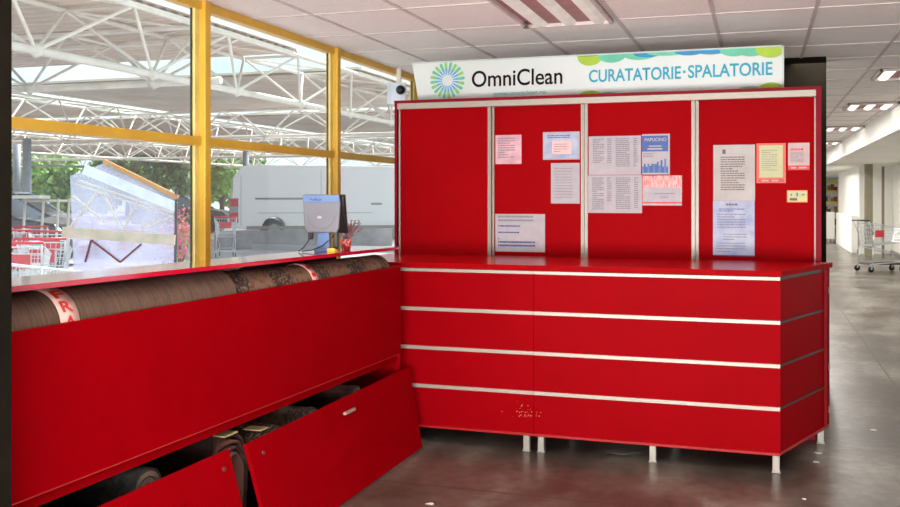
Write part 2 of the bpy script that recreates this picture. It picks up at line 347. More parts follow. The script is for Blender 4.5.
# white van
p = at(232, 240, 33); A = math.radians(33)
van = thing('van', 'long white panel van parked side-on under the canopy outside', 'van', (p.x, p.y, -.03), A)
out = [(0, .42), (.05, 2.2), (.35, 2.62), (1, 2.68), (6.3, 2.66), (6.8, 2.45), (7.4, 1.62), (8.3, 1.25), (8.55, .95), (8.55, .4)]
arch = lambda c: [(c+.42*math.cos(a), .4+.42*math.sin(a)) for a in [PI*i/8 for i in range(9)]]
prof = out+arch(7.5)+arch(1.45)
b = MB().prism([(x, 0, z) for x, z in prof], (0, 1.95, 0)); b.build('body', VANW, van, .05)
for nm, x0, x1, z in (('door_track', .8, 3.05, 1.47), ('side_moulding', 4.95, 5.35, 1.28)):
    MB().box(x0, x1, -.03, .0, z-.035, z+.035).build(nm, mat('grey van trim', (150, 146, 146), .5), van)
MB().box(.9, 5, -.02, 0, .95, .975).box(3.12, 3.14, -.01, 0, .5, 2.5).box(.3, .32, -.01, 0, .5, 2.3).build('panel_seam', mat('grey seam', (176, 178, 186), .5), van)
MB().box(.5, 8.4, -.01, .02, .38, .5).build('side_skirt', ALUD, van)
for y in (-.03, 1.85):
    l = MB().box(-.04, .21, y+.01, y+.12, .62, 1.48).box(-.05, .22, y, y+.13, 1.2, 1.48).box(-.05, .22, y, y+.13, .62, .82).build('tail_light', REDPL, van, .02); l['label'] = 'red tail light with white middle'
    MB().box(-.045, .215, y+.002, y+.128, .98, 1.2).build('lens', PAPER, l); MB().box(-.045, .215, y+.002, y+.128, .82, .98).build('reflector', REDP, l)
for c in (1.45, 7.5):
    for y in (.02, 1.7):
        w = MB().lathe([(.2, y), (.34, y), (.36, y+.05), (.36, y+.18), (.34, y+.23), (.2, y+.23)], (c, 0, .37), 22, 'Y').build('wheel', TYRE, van)
        MB().lathe([(.06, y-.01), (.2, y-.012), (.2, y+.02)], (c, 0, .37), 16, 'Y').build('hub_cap', CARS, w)
MB().prism([(6.4, -.012, 1.75), (7.2, -.012, 1.7), (6.75, -.012, 2.3), (6.4, -.012, 2.3)], (0, .01, 0)).build('side_window', GLD, van)
p0, p1 = at(216, 230, 27), at(392, 230, 29.5); d = (p1-p0).normalized()
tag(MB().prism([(p0.x, p0.y, -.03), (p1.x, p1.y, -.03), (p1.x-d.y*.2, p1.y+d.x*.2, -.03), (p0.x-d.y*.2, p0.y+d.x*.2, -.03)], (0, 0, .54)).build('barrier', mat('weathered concrete barrier', (158, 154, 158), .9, col2=(120, 116, 124), scale=2, detail=8)), 'low grey concrete barrier running in front of the white van', 'barrier')
# cars
def car(px, z, m, lab, rz, k=1.0):
    p = at(px, 200, z); t = thing('car', lab, 'car', (p.x, p.y, -.03), rz)
    pf = [(0, .35), (-.05, .75), (-.25, .95), (-1.05, 1.08), (-1.15, 1.1), (-3.6, 1.12), (-4.3, 1.05), (-4.4, .4)]+[(-3.6+.36*math.cos(PI-a), .36+.36*math.sin(a)) for a in [PI*i/8 for i in range(9)]]+[(-.85+.36*math.cos(PI-a), .36+.36*math.sin(a)) for a in [PI*i/8 for i in range(9)]]
    MB().prism([(x*k, 0, zz*k) for x, zz in pf], (0, 1.8, 0)).build('body', m, t, .05)
    MB().prism([(x*k, .12, zz*k) for x, zz in [(-1.1, 1.08), (-2.0, 1.62), (-3.5, 1.66), (-4.2, 1.05)]], (0, 1.56, 0)).build('cabin', GLD, t, .03)
    MB().prism([(x*k, .1, zz*k) for x, zz in [(-1.95, 1.62), (-2.0, 1.68), (-3.55, 1.71), (-3.5, 1.64)]], (0, 1.6, 0)).build('roof', m, t)
    for y in (0, 1.7): MB().prism([(x*k, y, zz*k) for x, zz in [(-1.05, 1.08), (-1.15, 1.08), (-2.08, 1.64), (-1.98, 1.66)]], (0, .1, 0)).build('window_pillar', m, t)
    for c in (-3.6, -.85):
        for y in (-.02, 1.6): MB().lathe([(.2, y), (.32, y), (.33, y+.2), (.2, y+.22)], (c*k, 0, .33), 18, 'Y').build('wheel', TYRE, t)
    MB().box(-.06, .03, .1, .45, .62, .78).build('headlight', PAPER, t); MB().box(-.06, .03, 1.35, 1.7, .62, .78).build('headlight', PAPER, t)
    MB().box(-.01, .04, .6, 1.2, .45, .55).build('number_plate', PAPER, t)
car(66, 20, CARG, 'dark blue-grey car parked beyond the trolleys, seen through the lower left pane', TH)
car(74, 26, CARS, 'silver car parked behind the dark car outside', TH)
car(228, 40, CARG, 'small dark car behind the tail of the white van', TH, .95)
# shopping trolleys
def cart(name, loc, rz, lab, group, m=CARTW, black=BLACK, red=True):
    t = thing(name, lab, 'shopping trolley', loc, rz, group)
    b = MB(); r = .0035       # basket: local x = forward
    T = [(-.32, -.28, .98), (.45, -.2, .86), (.45, .2, .86), (-.32, .28, .98)]; Bt = [(-.28, -.22, .52), (.36, -.16, .6), (.36, .16, .6), (-.28, .22, .52)]
    T = [Vector(v) for v in T]; Bt = [Vector(v) for v in Bt]
    for i in range(4):
        j = (i+1) % 4
        for f in (0, .2, .4, .6, .8, 1): b.tube(Bt[i].lerp(T[i], f), Bt[j].lerp(T[j], f), r*(2 if f in (0, 1) else 1), 5)
        nn = 14 if i % 2 == 0 else 9
        for k in range(nn+1): b.tube(Bt[i].lerp(Bt[j], k/nn), T[i].lerp(T[j], k/nn), r, 5)
    for k in range(10): b.tube(Bt[0].lerp(Bt[3], k/9), Bt[1].lerp(Bt[2], k/9), r, 5)
    b.build('basket', m, t)
    f = MB()
    for s in (-1, 1): f.path([(-.42, s*.27, 1.02), (-.3, s*.25, .75), (-.3, s*.23, .5), (-.32, s*.24, .16), (.42, s*.17, .2), (.4, s*.17, .32), (-.28, s*.22, .5)], .011, 8)
    f.tube((-.32, -.24, .16), (-.32, .24, .16), .011); f.tube((.42, -.17, .2), (.42, .17, .2), .011); f.build('frame', m, t)
    MB().tube((-.42, -.29, 1.03), (-.42, .29, 1.03), .017, 10).build('handle', REDPL if red else BLACK, t)
    MB().box(-.345, -.335, -.14, .14, .74, .9).build('advert_panel', REDPL, t) if red else None
    MB().box(-.33, .43, -.2, .2, .145, .175).build('lower_tray', black, t) if not red else None
    for x in (-.32, .4):
        for s in (-1, 1):
            y = s*(.24 if x < 0 else .17)
            w = MB().lathe([(.03, -.014), (.06, -.012), (.062, 0), (.06, .012), (.03, .014)], (x-.03, y, .062), 16, 'Y').build('castor', black, t)
            MB().box(x-.045, x-.015, y-.024, y-.016, .06, .15).box(x-.045, x-.015, y+.016, y+.024, .06, .15).box(x-.045, x-.015, y-.024, y+.024, .13, .16).build('fork', m, w)
    return t
c0 = at(880, 220, 18.9)
ic = cart('shopping_trolley', (c0.x, c0.y, 0), TH+.15, 'empty wire shopping trolley with red panel on black castors, indoors by the aisle wall', None, CHROME, BLACK, False)
MB().box(-.27, -.09, -.262, -.255, .70, .84).build('side_advert', REDPL, ic)
first = None
for i, (px, z, a, lab) in enumerate(((14, 14.6, 2.2, 'outdoor trolley with red handle, farthest left in the back row'), (33, 16.2, 2.2, 'outdoor trolley with red handle, middle of the back row'), (52, 14.0, 2.2, 'outdoor trolley with red handle, right end of the back row'), (24, 10.6, 2.1, 'outdoor trolley with red handle, left one of the front pair'), (48, 11.6, 2.1, 'outdoor trolley with red handle, right one of the front pair'), (44, 7.9, 1.0, 'nearest outdoor trolley right against the lower left pane'), (226, 24, 2.1, 'lone outdoor trolley just right of the yellow mullion'))):
    p = at(px, 220, z)
    if first is None: first = t = cart('shopping_trolley', (p.x, p.y, -.03), a, lab, 'shopping trolleys outside the window')
    else: t = copy_tree(first); t.location = (p.x, p.y, -.03); t.rotation_euler = (0, 0, a); t['label'] = lab
# trolley bay frame
p = at(42, 200, 17.2); t = thing('trolley_bay', 'white tubular trolley bay frame in front of the dark car', 'trolley bay', (p.x, p.y, -.03), TH)
for x in (-.4, -.06, .22, .42):
    MB().tube((x, 0, 0), (x-.04, .3, 1.5), .025, 8).build('post', WHITEST, t)
MB().box(-.5, .0, -.1, .35, 1.5, 1.56).tube((-.5, .3, 1.46), (.48, .3, 1.46), .025).build('top_rail', WHITEST, t)
# reflection in the lower left pane, built as solid parts: sloped reflection screen
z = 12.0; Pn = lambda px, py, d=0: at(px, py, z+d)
t = thing('reflection_screen', 'sloping lilac tinted reflection screen under an orange-brown rail, a pane reflection built as parts', 'reflection screen')
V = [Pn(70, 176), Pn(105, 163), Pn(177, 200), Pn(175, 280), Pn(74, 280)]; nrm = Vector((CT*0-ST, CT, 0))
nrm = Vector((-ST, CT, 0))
MB().prism(V, nrm*.02).build('reflection_pane', LILACREF, t)
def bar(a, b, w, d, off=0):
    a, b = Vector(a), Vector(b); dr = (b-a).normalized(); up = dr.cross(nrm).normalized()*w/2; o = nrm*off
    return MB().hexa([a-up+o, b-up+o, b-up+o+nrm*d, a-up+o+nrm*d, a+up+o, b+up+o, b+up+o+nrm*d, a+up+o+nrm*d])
bar(Pn(104, 161), Pn(178, 197.5), .055, .06, -.03).build('top_rail', mat('orange brown reflected rail', (206, 148, 76), .4), t)
b = bar(Pn(84, 169), Pn(176, 207), .13, .01, -.015).build('sky_reflection_strip', mat('white sky reflection', (240, 246, 252), .3), t)
for (a, c, w) in ((Pn(78, 180), Pn(174, 213), .02), (Pn(76, 184), Pn(174, 217), .02)): bar(a, c, w, .02, -.02).build('reflected_edge_bar', WHITEST, t)
for (a, c) in ((Pn(70, 228), Pn(97, 193)), (Pn(105, 195), Pn(122, 230)), (Pn(124, 228), Pn(138, 202)), (Pn(140, 228), Pn(173, 216)), (Pn(74, 196), Pn(105, 222))): bar(a, c, .022, .03, -.03).build('reflected_brace', WHITEST, t)
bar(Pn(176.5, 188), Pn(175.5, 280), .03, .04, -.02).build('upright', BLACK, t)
bar(Pn(64, 232), Pn(176, 240), .13, .05, -.06).build('reflected_beam', mat('beige mottled reflection', (226, 204, 190), .7, col2=(190, 184, 150), scale=5, detail=6), t)
for (a, c) in ((Pn(92, 240), Pn(121, 262)), (Pn(121, 262), Pn(142, 244)), (Pn(86, 262), Pn(92, 240))): bar(a, c, .02, .03, -.04).build('reflected_lower_brace', REDDARK, t)
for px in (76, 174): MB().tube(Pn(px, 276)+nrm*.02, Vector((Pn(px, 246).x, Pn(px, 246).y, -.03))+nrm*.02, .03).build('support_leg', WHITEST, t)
# pink bush reflection in the pane, built as a potted shrub
p = at(180, 240, 13.2); t = thing('reflected_shrub', 'pink flowering shrub, a pane reflection built as a potted plant beside the reflection screen upright', 'shrub', (p.x, p.y, -.03))
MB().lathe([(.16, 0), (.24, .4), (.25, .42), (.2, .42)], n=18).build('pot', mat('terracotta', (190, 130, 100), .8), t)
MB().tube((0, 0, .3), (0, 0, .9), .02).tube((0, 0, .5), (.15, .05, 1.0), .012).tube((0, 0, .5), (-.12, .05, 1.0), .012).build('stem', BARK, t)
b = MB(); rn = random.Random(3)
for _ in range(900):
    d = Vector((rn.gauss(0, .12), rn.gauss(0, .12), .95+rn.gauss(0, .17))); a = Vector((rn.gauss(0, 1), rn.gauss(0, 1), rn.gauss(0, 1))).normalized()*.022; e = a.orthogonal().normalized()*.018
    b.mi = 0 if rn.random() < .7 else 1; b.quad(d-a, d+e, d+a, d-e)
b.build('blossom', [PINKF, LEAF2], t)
# kerb
tag(MB().box(-14, -9.4, 24, 24.25, -.03, .12).build('kerb', ASPH), kind='structure')
# ------------------------------------------------ cupboard with sliding doors
YC = 6.2
cb = thing('cupboard', 'tall red cupboard with four sliding doors standing behind the counter', 'cupboard', (0, YC, 0))
XL = onY(394.5, 150, YC).x; XR = onY(821.3, 150, YC).x; ZT = 2.177
MB().box(XL, XL+.02, 0, .62, 0, ZT).box(XR-.03, XR, 0, .62, 0, ZT).box(XL, XR, .6, .62, 0, ZT).box(XL, XR, 0, .62, 0, .08).build('carcass', REDEDGE, cb)
MB().box(XL, XR, -.008, .62, ZT-.012, ZT+.006).build('top_board', REDEDGE, cb)
MB().box(XL+.02, XR-.03, .0, .09, ZT-.055, ZT-.013).build('top_track', ALU, cb, .002)
MB().box(XL+.02, XR-.03, .02, .08, .08, .1).build('bottom_track', ALU, cb)
ds = [(399, 491, .02), (491.3, 584.3, .045), (584.6, 695, .02), (695.3, 818, .045)]
DY = []
for i, (a, c, dy) in enumerate(ds):
    x0 = onY(a, 150, YC+dy).x; x1 = onY(c, 150, YC+dy).x; zt = ZT-.055
    d = MB().box(x0, x1, dy, dy+.018, .1, zt).build('door', REDBOARD, cb)
    w = .022
    for xa in ((x0, x0+w) if i != 0 else (x0, x0+.012), (x1-w, x1)):
        st = MB().box(xa[0], xa[1], dy-.008, dy+.02, .1, zt).build('stile', ALU, d, .002)
        st2 = (xa[0]+xa[1])/2
        MB().box(st2-.004, st2+.004, dy-.0095, dy-.008, .1, zt).build('groove', ALUD, d) if i != 0 or xa[0] > x0 else None
    DY.append(YC+dy)
# ------------------------------------------------ sheets on the doors
def lines(m, x0, x1, z0, z1, rows, y, mi, rnd, cols=1, fill=.8, hh=.45):
    m.mi = mi; cw = (x1-x0)/cols
    for c in range(cols):
        for k in range(rows):
            z = z1-(k+.5)*(z1-z0)/rows; h = (z1-z0)/rows*hh/2; x = x0+c*cw; xe = x+cw*(fill if rnd.random() < .8 else fill*rnd.uniform(.4, .9))
            while x < xe:
                w = min(rnd.uniform(.006, .022), xe-x); m.quad((x, y, z-h), (x+w, y, z-h), (x+w, y, z+h), (x, y, z+h)); x += w+.003
def sheet(door, box, name, lab, cat, mats, draw=None, thick=.0012, grp='papers taped to the sliding doors'):
    Y = DY[door]; a = onY(box[0], (box[1]+box[3])/2, Y); b = onY(box[2], (box[1]+box[3])/2, Y); xm = (box[0]+box[2])/2
    zt = onY(xm, box[1], Y).z; zb = onY(xm, box[3], Y).z; w = b.x-a.x; h = zt-zb
    m = MB(); m.box(0, w, -thick, 0, 0, h)
    ex = draw(m, w, h, -thick-.0006) if draw else None
    o = m.build(name, mats, None, loc=(a.x, Y, zb)); tag(o, lab, cat, grp)
    return o, w, h
R = random.Random(11)
def dr(x0, x1, z0, z1, rows, mi=1, **k): return lambda m, w, h, y: lines(m, x0*w, x1*w, z0*h, z1*h, rows, y, mi, R, **k)
def rect(m, w, h, y, x0, x1, z0, z1, mi): m.mi = mi; m.quad((x0*w, y, z0*h), (x1*w, y, z0*h), (x1*w, y, z1*h), (x0*w, y, z1*h))
def multi(*fs):
    def f(m, w, h, y):
        for i, g in enumerate(fs): g(m, w, h, y-.0003*i)
    return f
rc = lambda *a: (lambda m, w, h, y: rect(m, w, h, y, *a))
sheet(1, (495.5, 135, 521.5, 164), 'notice', 'small pinkish printed sheet at the top left of the second door', 'notice', [PAPERP, INKL], dr(.1, .9, .2, .92, 9))
sheet(1, (543, 131.8, 579.7, 159.6), 'certificate', 'blue and white landscape certificate at the upper right of the second door', 'certificate', [PAPER, PAPERB, INKB, mat('salmon print', (226, 180, 176), .6)],
      multi(rc(.04, .96, .06, .94, 1), rc(.25, .78, .2, .68, 3), lambda m, w, h, y: lines(m, .12*w, .9*w, .76*h, .9*h, 2, y, 2, R), lambda m, w, h, y: lines(m, .3*w, .75*w, .25*h, .6*h, 4, y, 2, R, hh=.2)))
sheet(1, (551, 163, 579.7, 203.5), 'handwritten_sheet', 'handwritten white sheet below the blue certificate', 'sheet of paper', [PAPER, INKL], dr(.12, .9, .12, .9, 11, hh=.2))
o, w, h = sheet(1, (495.4, 214, 545, 251.8), 'notice', 'white landscape notice with bold lines low on the second door', 'notice', [PAPER, INKB, INKL], multi(dr(.06, .95, .78, .98, 2, 2), dr(.06, .95, .62, .74, 1, hh=.3), dr(.06, .6, .46, .56, 1, hh=.35), dr(.06, .1, .3, .38, 1, hh=.4), dr(.06, .99, .12, .3, 2, hh=.5)))
sheet(2, (588.7, 136, 641, 174.8), 'price_list', 'upper of two white price lists on the third door', 'price list', [PAPER, INKL, INKL], multi(dr(.08, .48, .3, .95, 14, 1, fill=.55, hh=.5), dr(.36, .46, .3, .95, 14, 2, hh=.5), dr(.52, .95, .2, .95, 15, 1, fill=.62, hh=.5), dr(.86, .95, .2, .95, 15, 2, hh=.5)))
sheet(2, (588, 175.2, 642, 213), 'price_list', 'lower of two white price lists on the third door', 'price list', [PAPER, INKL, INKL], multi(dr(.08, .48, .08, .95, 17, 1, fill=.55, hh=.5), dr(.36, .46, .3, .95, 14, 2, hh=.5), dr(.52, .95, .1, .95, 17, 1, fill=.62, hh=.5), dr(.86, .95, .12, .95, 15, 2, hh=.5)))
o, w, h = sheet(2, (642, 134, 669.8, 174.5), 'poster', 'blue and white leaflet with white heading right of the upper price list', 'poster', [PAPER, BLUEM, mat('mid blue print', (70, 104, 160), .5), INKL], multi(rc(.0, .94, .57, .96, 1), rc(.0, .94, .04, .2, 2), lambda m, w, h, y: [rect(m, w, h, y-.00005*k, (k+.0)/14*.94, (k+1)/14*.94, .05, .14+.22*abs(math.sin(k*1.7))*(.5+k/20), 1 if k % 3 else 2) for k in range(14)], dr(.05, .5, .42, .54, 3, 3, hh=.4)))
text('lettering', 'PAPUCINO', PAPER, (.1*w, -.0022, .82*h), width=.78*w, height=.085*h, parent=o, bold=.02)
MB().box(.25*w, .7*w, -.0024, -.0018, .685*h, .715*h).box(.2*w, .74*w, -.0024, -.0018, .615*h, .65*h).build('subheading', PAPER, o)
sheet(2, (642.5, 175.5, 682, 205.5), 'plastic_pocket', 'clear wrinkled plastic pocket holding a white slip, below the blue leaflet', 'plastic pocket', [mat('wrinkled pinkish plastic', (176, 64, 60), .25, col2=(190, 136, 132), scale=30, detail=6, stretch=(3, 1, .6), lo=.4, hi=.6), PAPER, INKL, REDP], multi(rc(.02, .98, .13, .6, 1), dr(.3, .95, .36, .44, 1, 2, hh=.4), dr(.45, .7, .24, .32, 1, 2, hh=.4), rc(0, 1, .07, .12, 3), rc(0, 1, 0, .06, 1)))
sheet(3, (713.3, 144.8, 755, 200.8), 'notice', 'tall white printed notice, upper left on the fourth door', 'notice', [mat('greyish white paper', (174, 166, 162), .6), INK, mat('brown grey print', (104, 90, 88), .7)], multi(rc(.22, .3, .84, .92, 1), dr(.18, .9, .18, .8, 15, 2, hh=.45)))
sheet(3, (713, 200.9, 754.6, 256.2), 'official_form', 'bluish security-printed form below the tall white notice', 'form', [PAPERB, INK, INKB, INKL], multi(dr(.32, .66, .9, .97, 1, 1, hh=.5), dr(.15, .92, .8, .87, 2, 2, hh=.4), dr(.1, .95, .5, .78, 6, 3, hh=.35), dr(.25, .95, .28, .42, 3, 1, hh=.25), dr(.1, .95, .06, .26, 4, 3, hh=.3), rc(0, 1, 0, .02, 2)))
o, w, h = sheet(3, (756.5, 143.3, 785.8, 183), 'licence_certificate', 'cream certificate with a red border beside the tall notice', 'certificate', [mat('orange red border', (226, 84, 62), .5), CREAM, INKL, REDP, PAPER], multi(rc(.1, .9, .14, .95, 1), dr(.18, .84, .3, .85, 10, 2, hh=.3), rc(.06, .94, .025, .1, 3), rc(.18, .42, .045, .075, 4), rc(.52, .75, .045, .075, 4)))
sheet(3, (788, 142.8, 809.5, 170), 'notice', 'small white notice with a red heading and red foot band', 'notice', [mat('pink white paper', (186, 160, 158), .6), REDP, INKL, PAPER], multi(rc(0, 1, 0, .17, 1), rc(.15, .38, .06, .11, 3), rc(.5, .85, .06, .11, 3), dr(.12, .88, .72, .8, 1, 1, hh=.9), dr(.12, .88, .28, .68, 8, 2, hh=.4)))
sheet(3, (787, 190.3, 807.5, 202.3), 'sticker', 'small cream sticker with an orange border lowest right on the fourth door', 'sticker', [mat('orange border', (232, 140, 70), .5), CREAM, INK, YEL], multi(rc(.05, .95, .09, .92, 1), rc(.13, .5, .15, .35, 2), rc(.55, .88, .15, .35, 3), rc(.18, .24, .55, .72, 2), rc(.46, .53, .5, .8, 2), rc(.72, .86, .58, .68, 2)))
# ------------------------------------------------ sign
YS = 6.5; sg = thing('shop_sign', 'long white laundry sign with dark and cyan lettering on top of the cupboard', 'sign', (0, 0, 0))
a, b, c, d = onY(412, 63, YS), onY(784, 45.5, YS), onY(784, 90, YS), onY(419, 98, YS)
for v in (c, d): v.z = ZT+.012
a.z = b.z = 2.491
MB().prism([d, c, b, a], (0, .09, 0)).build('sign_board', SIGNW, sg)
e = MB(); y = YS-.006; w = .008
e.box(a.x, b.x, y, YS, b.z-w, b.z+.002); e.box(b.x-.012, b.x, y, YS, c.z, b.z)
e.build('frame', mat('sign edge', (190, 200, 196), .5), sg)
yf = YS-.003
def SP(px, py): return onY(px, py, YS)
cc = SP(447.5, 80.3); m = MB()
for k in range(20):
    an = 2*PI*k/20+.1; dx, dz = math.cos(an), math.sin(an); nx, nzv = -dz, dx
    for (r0, r1, w0, w1, mi) in ((.04, .085, .003, .009, 1), (.085, .122, .009, .012, 0 if k % 2 else 2)):
        m.mi = mi; P = lambda r, w: (cc.x+dx*r+nx*w, yf, cc.z+dz*r+nzv*w)
        m.quad(P(r0, -w0), P(r1, -w1), P(r1, w1), P(r0, w0))
    m.mi = 0 if k % 2 else 2; P = lambda t: (cc.x+dx*.122+nx*.012*math.cos(t)+dx*.012*math.sin(t), yf, cc.z+dz*.122+nzv*.012*math.cos(t)+dz*.012*math.sin(t))
    m._f([m.bm.verts.new(P(PI*j/6)) for j in range(7)])
m.build('sunburst_logo', [LGREEN, LBLUE, MINT], sg)
def st(name, body, x0, yb0, x1, h, mm, bold, descend=0):
    p0 = SP(x0, yb0); p1 = SP(x1, yb0)
    return text(name, body, mm, (p0.x, yf, p0.z), width=p1.x-p0.x, height=h, parent=sg, bold=bold)
# baseline heights are kept constant in the world
z0 = SP(472, 87.4).z
text('brand_lettering', 'OmniClean', SIGNT, (SP(472, 87).x, yf, z0), width=SP(562.5, 80).x-SP(472, 80).x, height=.118, parent=sg, bold=.012)
z1 = SP(589, 82.6).z
text('service_lettering', 'CURATATORIE', CYAN, (SP(589, 80).x, yf, z1), width=SP(681, 78).x-SP(589, 78).x, height=.088, parent=sg, bold=.018)
text('service_lettering', 'SPALATORIE', CYAN, (SP(688, 80).x, yf, z1+.003), width=SP(772.5, 73).x-SP(688, 73).x, height=.088, parent=sg, bold=.018)
MB().box(SP(683, 75).x, SP(685.5, 75).x, yf-.001, YS, z1+.04, z1+.056).build('dot', CYAN, sg)
text('web_address', 'www.omniclean.ro', TEAL, (SP(493, 94).x, yf, SP(493, 95.6).z), width=SP(546, 94).x-SP(493, 94).x, height=.028, parent=sg, bold=.01)
def scallop(m, px, half, depth, mi, top, k):
    x = SP(px, 60).x; zz = b.z-.009 if top else c.z+.002; sgn = -1 if top else 1; yy = yf-.0004*k
    m.mi = mi; m._f([m.bm.verts.new((max(min(x+half*math.cos(t), b.x-.013), a.x), yy, zz+sgn*depth*math.sin(t))) for t in [PI*j/16 for j in range(17)]])
m = MB()
for k, (px, hf, dp, mi) in enumerate(((590, .09, .07, 0), (612, .1, .055, 1), (640, .12, .045, 1), (648, .1, .03, 2), (668, .14, .025, 1), (690, .1, .03, 2), (712, .11, .03, 2), (735, .1, .05, 1), (752, .11, .055, 1), (771, .1, .07, 0))): scallop(m, px, hf, dp, mi, True, k)
for k, (px, hf, dp, mi) in enumerate(((590, .09, .05, 0), (608, .09, .035, 1), (640, .1, .01, 2), (730, .12, .02, 1), (750, .1, .04, 1), (771, .09, .06, 0))): scallop(m, px, hf, dp, mi, False, k)
m.mi = 1; m.quad((SP(580, 50).x, yf, b.z-.012), (b.x-.013, yf, b.z-.012), (b.x-.013, yf, b.z-.001), (SP(580, 50).x, yf, b.z-.001))
m.build('wave_border', [LIME, MINT, SKYB], sg)
# ------------------------------------------------ main counter
CY = 5.373; P1 = (.106, CY); P2 = (.42, 6.19); YB = 6.17; XS = onY(533, 300, CY).x; XB = -2.5
TZ = 1.10
w = MB().prism([(XB, CY, TZ-.03), (P1[0], CY, TZ-.03), (P2[0], P2[1], TZ-.03), (P2[0]-.02, YB+.02, TZ-.03), (XB, YB+.02, TZ-.03)], (0, 0, .03)).build('worktop', REDTOP, None, .0015)
tag(w, 'long glossy red worktop with slanted right end lying on the counter units', 'worktop')
EDG = mat('matt red edge band', (150, 1, 8), .6, spec=.03)
MB().box(XB, P1[0], CY-.002, CY+.001, TZ-.0305, TZ-.0003).build('front_edge_band', EDG, w)
_d = (Vector((*P2, 0))-Vector((*P1, 0))); _n = Vector((_d.y, -_d.x, 0)).normalized()*.002; _a = Vector((*P1, TZ-.0305)); _b = Vector((*P2, TZ-.0305)); _u = Vector((0, 0, .0302))
MB().prism([_a, _b, _b+_n, _a+_n], _u).build('end_edge_band', EDG, w)
SZ = [(1.046, 1.066), (.807, .829), (.571, .593), (.338, .360)]; BT = .10
def unit(x0, x1, lab, legs, last=False):
    t = thing('counter_unit', lab, 'counter', (0, 0, 0), group='red counter units with aluminium strips')
    yb = 6.1; f = CY+.012
    if last: pts = [(x0, f+.02), (x1-.03, f+.02), (P2[0]-.035, P2[1]-.03), (P2[0]-.035, yb), (x0, yb)]
    else: pts = [(x0, f+.02), (x1, f+.02), (x1, yb), (x0, yb)]
    MB().prism([(x, y, BT+.015) for x, y in pts], (0, 0, TZ-.03-BT-.015-.001)).build('carcass', REDDARK, t)
    zs = [TZ-.034]+[v for s in SZ for v in (s[1], s[0])]+[BT+.012]
    pans = [(SZ[i][0], SZ[i+1][1]) for i in range(3)]+[(SZ[3][0], BT+.012)]
    for (zt, zb) in pans:
        m = MB().box(x0+.001, x1-.001, f, f+.02, zb, zt)
        if zt == SZ[3][0]:
            m.mi = 1; rr = random.Random(5); ce = onY(526, 412, f) if not last else onY(526, 412, f)
            for _ in range(46):
                px = rr.gauss(524, 6); py = 417-abs(rr.gauss(0, 5)); q = onY(px, py, f); s = rr.uniform(.001, .005)
                if x0+.01 < q.x < x1-.01: m.quad((q.x-s*.6, f-.0006, q.z-s), (q.x+s*.6, f-.0006, q.z-s*.5), (q.x+s*.5, f-.0006, q.z+s), (q.x-s*.4, f-.0006, q.z+s*.7))
        m.build('front_panel', [RED, mat('chipped wood', (206, 120, 90), .7)], t)
    for (zb, zt) in SZ: MB().box(x0, x1-.001, f-.006, f+.02, zb, zt).build('aluminium_strip', ALU, t, .002)
    MB().box(x0, x1, f-.008, f+.03, BT-.004, BT+.012).build('bottom_edging', mat('red edging strip', (158, 10, 14), .4, spec=.3), t, .003)
    if last:
        dx, dy = P2[0]-P1[0], P2[1]-P1[1]; l = math.hypot(dx, dy); ux, uy = dx/l, dy/l; nx, ny = uy, -ux
        def ep(s, off, z): return (P1[0]-.012+ux*s+nx*off, P1[1]+.012+uy*s+ny*off, z)
        def eb(s0, s1, o0, o1, z0, z1): return MB().hexa([ep(s0, o0, z0), ep(s0, o1, z0), ep(s1, o1, z0), ep(s1, o0, z0), ep(s0, o0, z1), ep(s0, o1, z1), ep(s1, o1, z1), ep(s1, o0, z1)])
        for (zt, zb) in pans: eb(0, l-.03, -.02, 0, zb, zt).build('end_panel', RED, t)
        for (zb, zt) in SZ: eb(0.002, l-.04, -.02, -.004, zb, zt).build('end_groove', OLIVE, t)
        for (zb, zt) in SZ[1:]: eb(0, l-.03, -.004, .0, zb+.014, zt).build('end_lip', REDDARK, t)
        eb(-.004, l-.026, -.03, .008, BT-.004, BT+.012).build('end_edging', mat('red end edging', (158, 10, 14), .4, spec=.3), t, .003)
        eb(l-.03, l-.012, -.02, .001, BT, TZ-.032).build('corner_edge', REDDARK, t)
        for zz in (.93, .46, .2): eb(l-.028, l-.01, .001, .006, zz-.02, zz+.02).build('hinge', ALU, t)
    for (px, py, yy) in legs:
        q = onY(px, py, CY+.04) if yy is None else Vector((px, yy, 0))
        MB().box(q.x-.019, q.x+.019, q.y-.019, q.y+.019, .006, BT-.004).box(q.x-.024, q.x+.024, q.y-.024, q.y+.024, 0, .008).build('leg', LEGM, t, .003)
unit(XB, XS, 'left counter unit of the slatted red front, tucked behind the fallen board', [(527, 440, None), (-2.3, 0, 6.0), (-1.35, 0, 6.0), (-2.2, 0, CY+.05)])
unit(XS, P1[0], 'right counter unit of the slatted red front with the slanted end panel', [(541.5, 440, None), (653, 440, None), (776, 450, None), (.35, 0, 6.14), (-1.15, 0, 6.0), (-.5, 0, 6.0)], True)
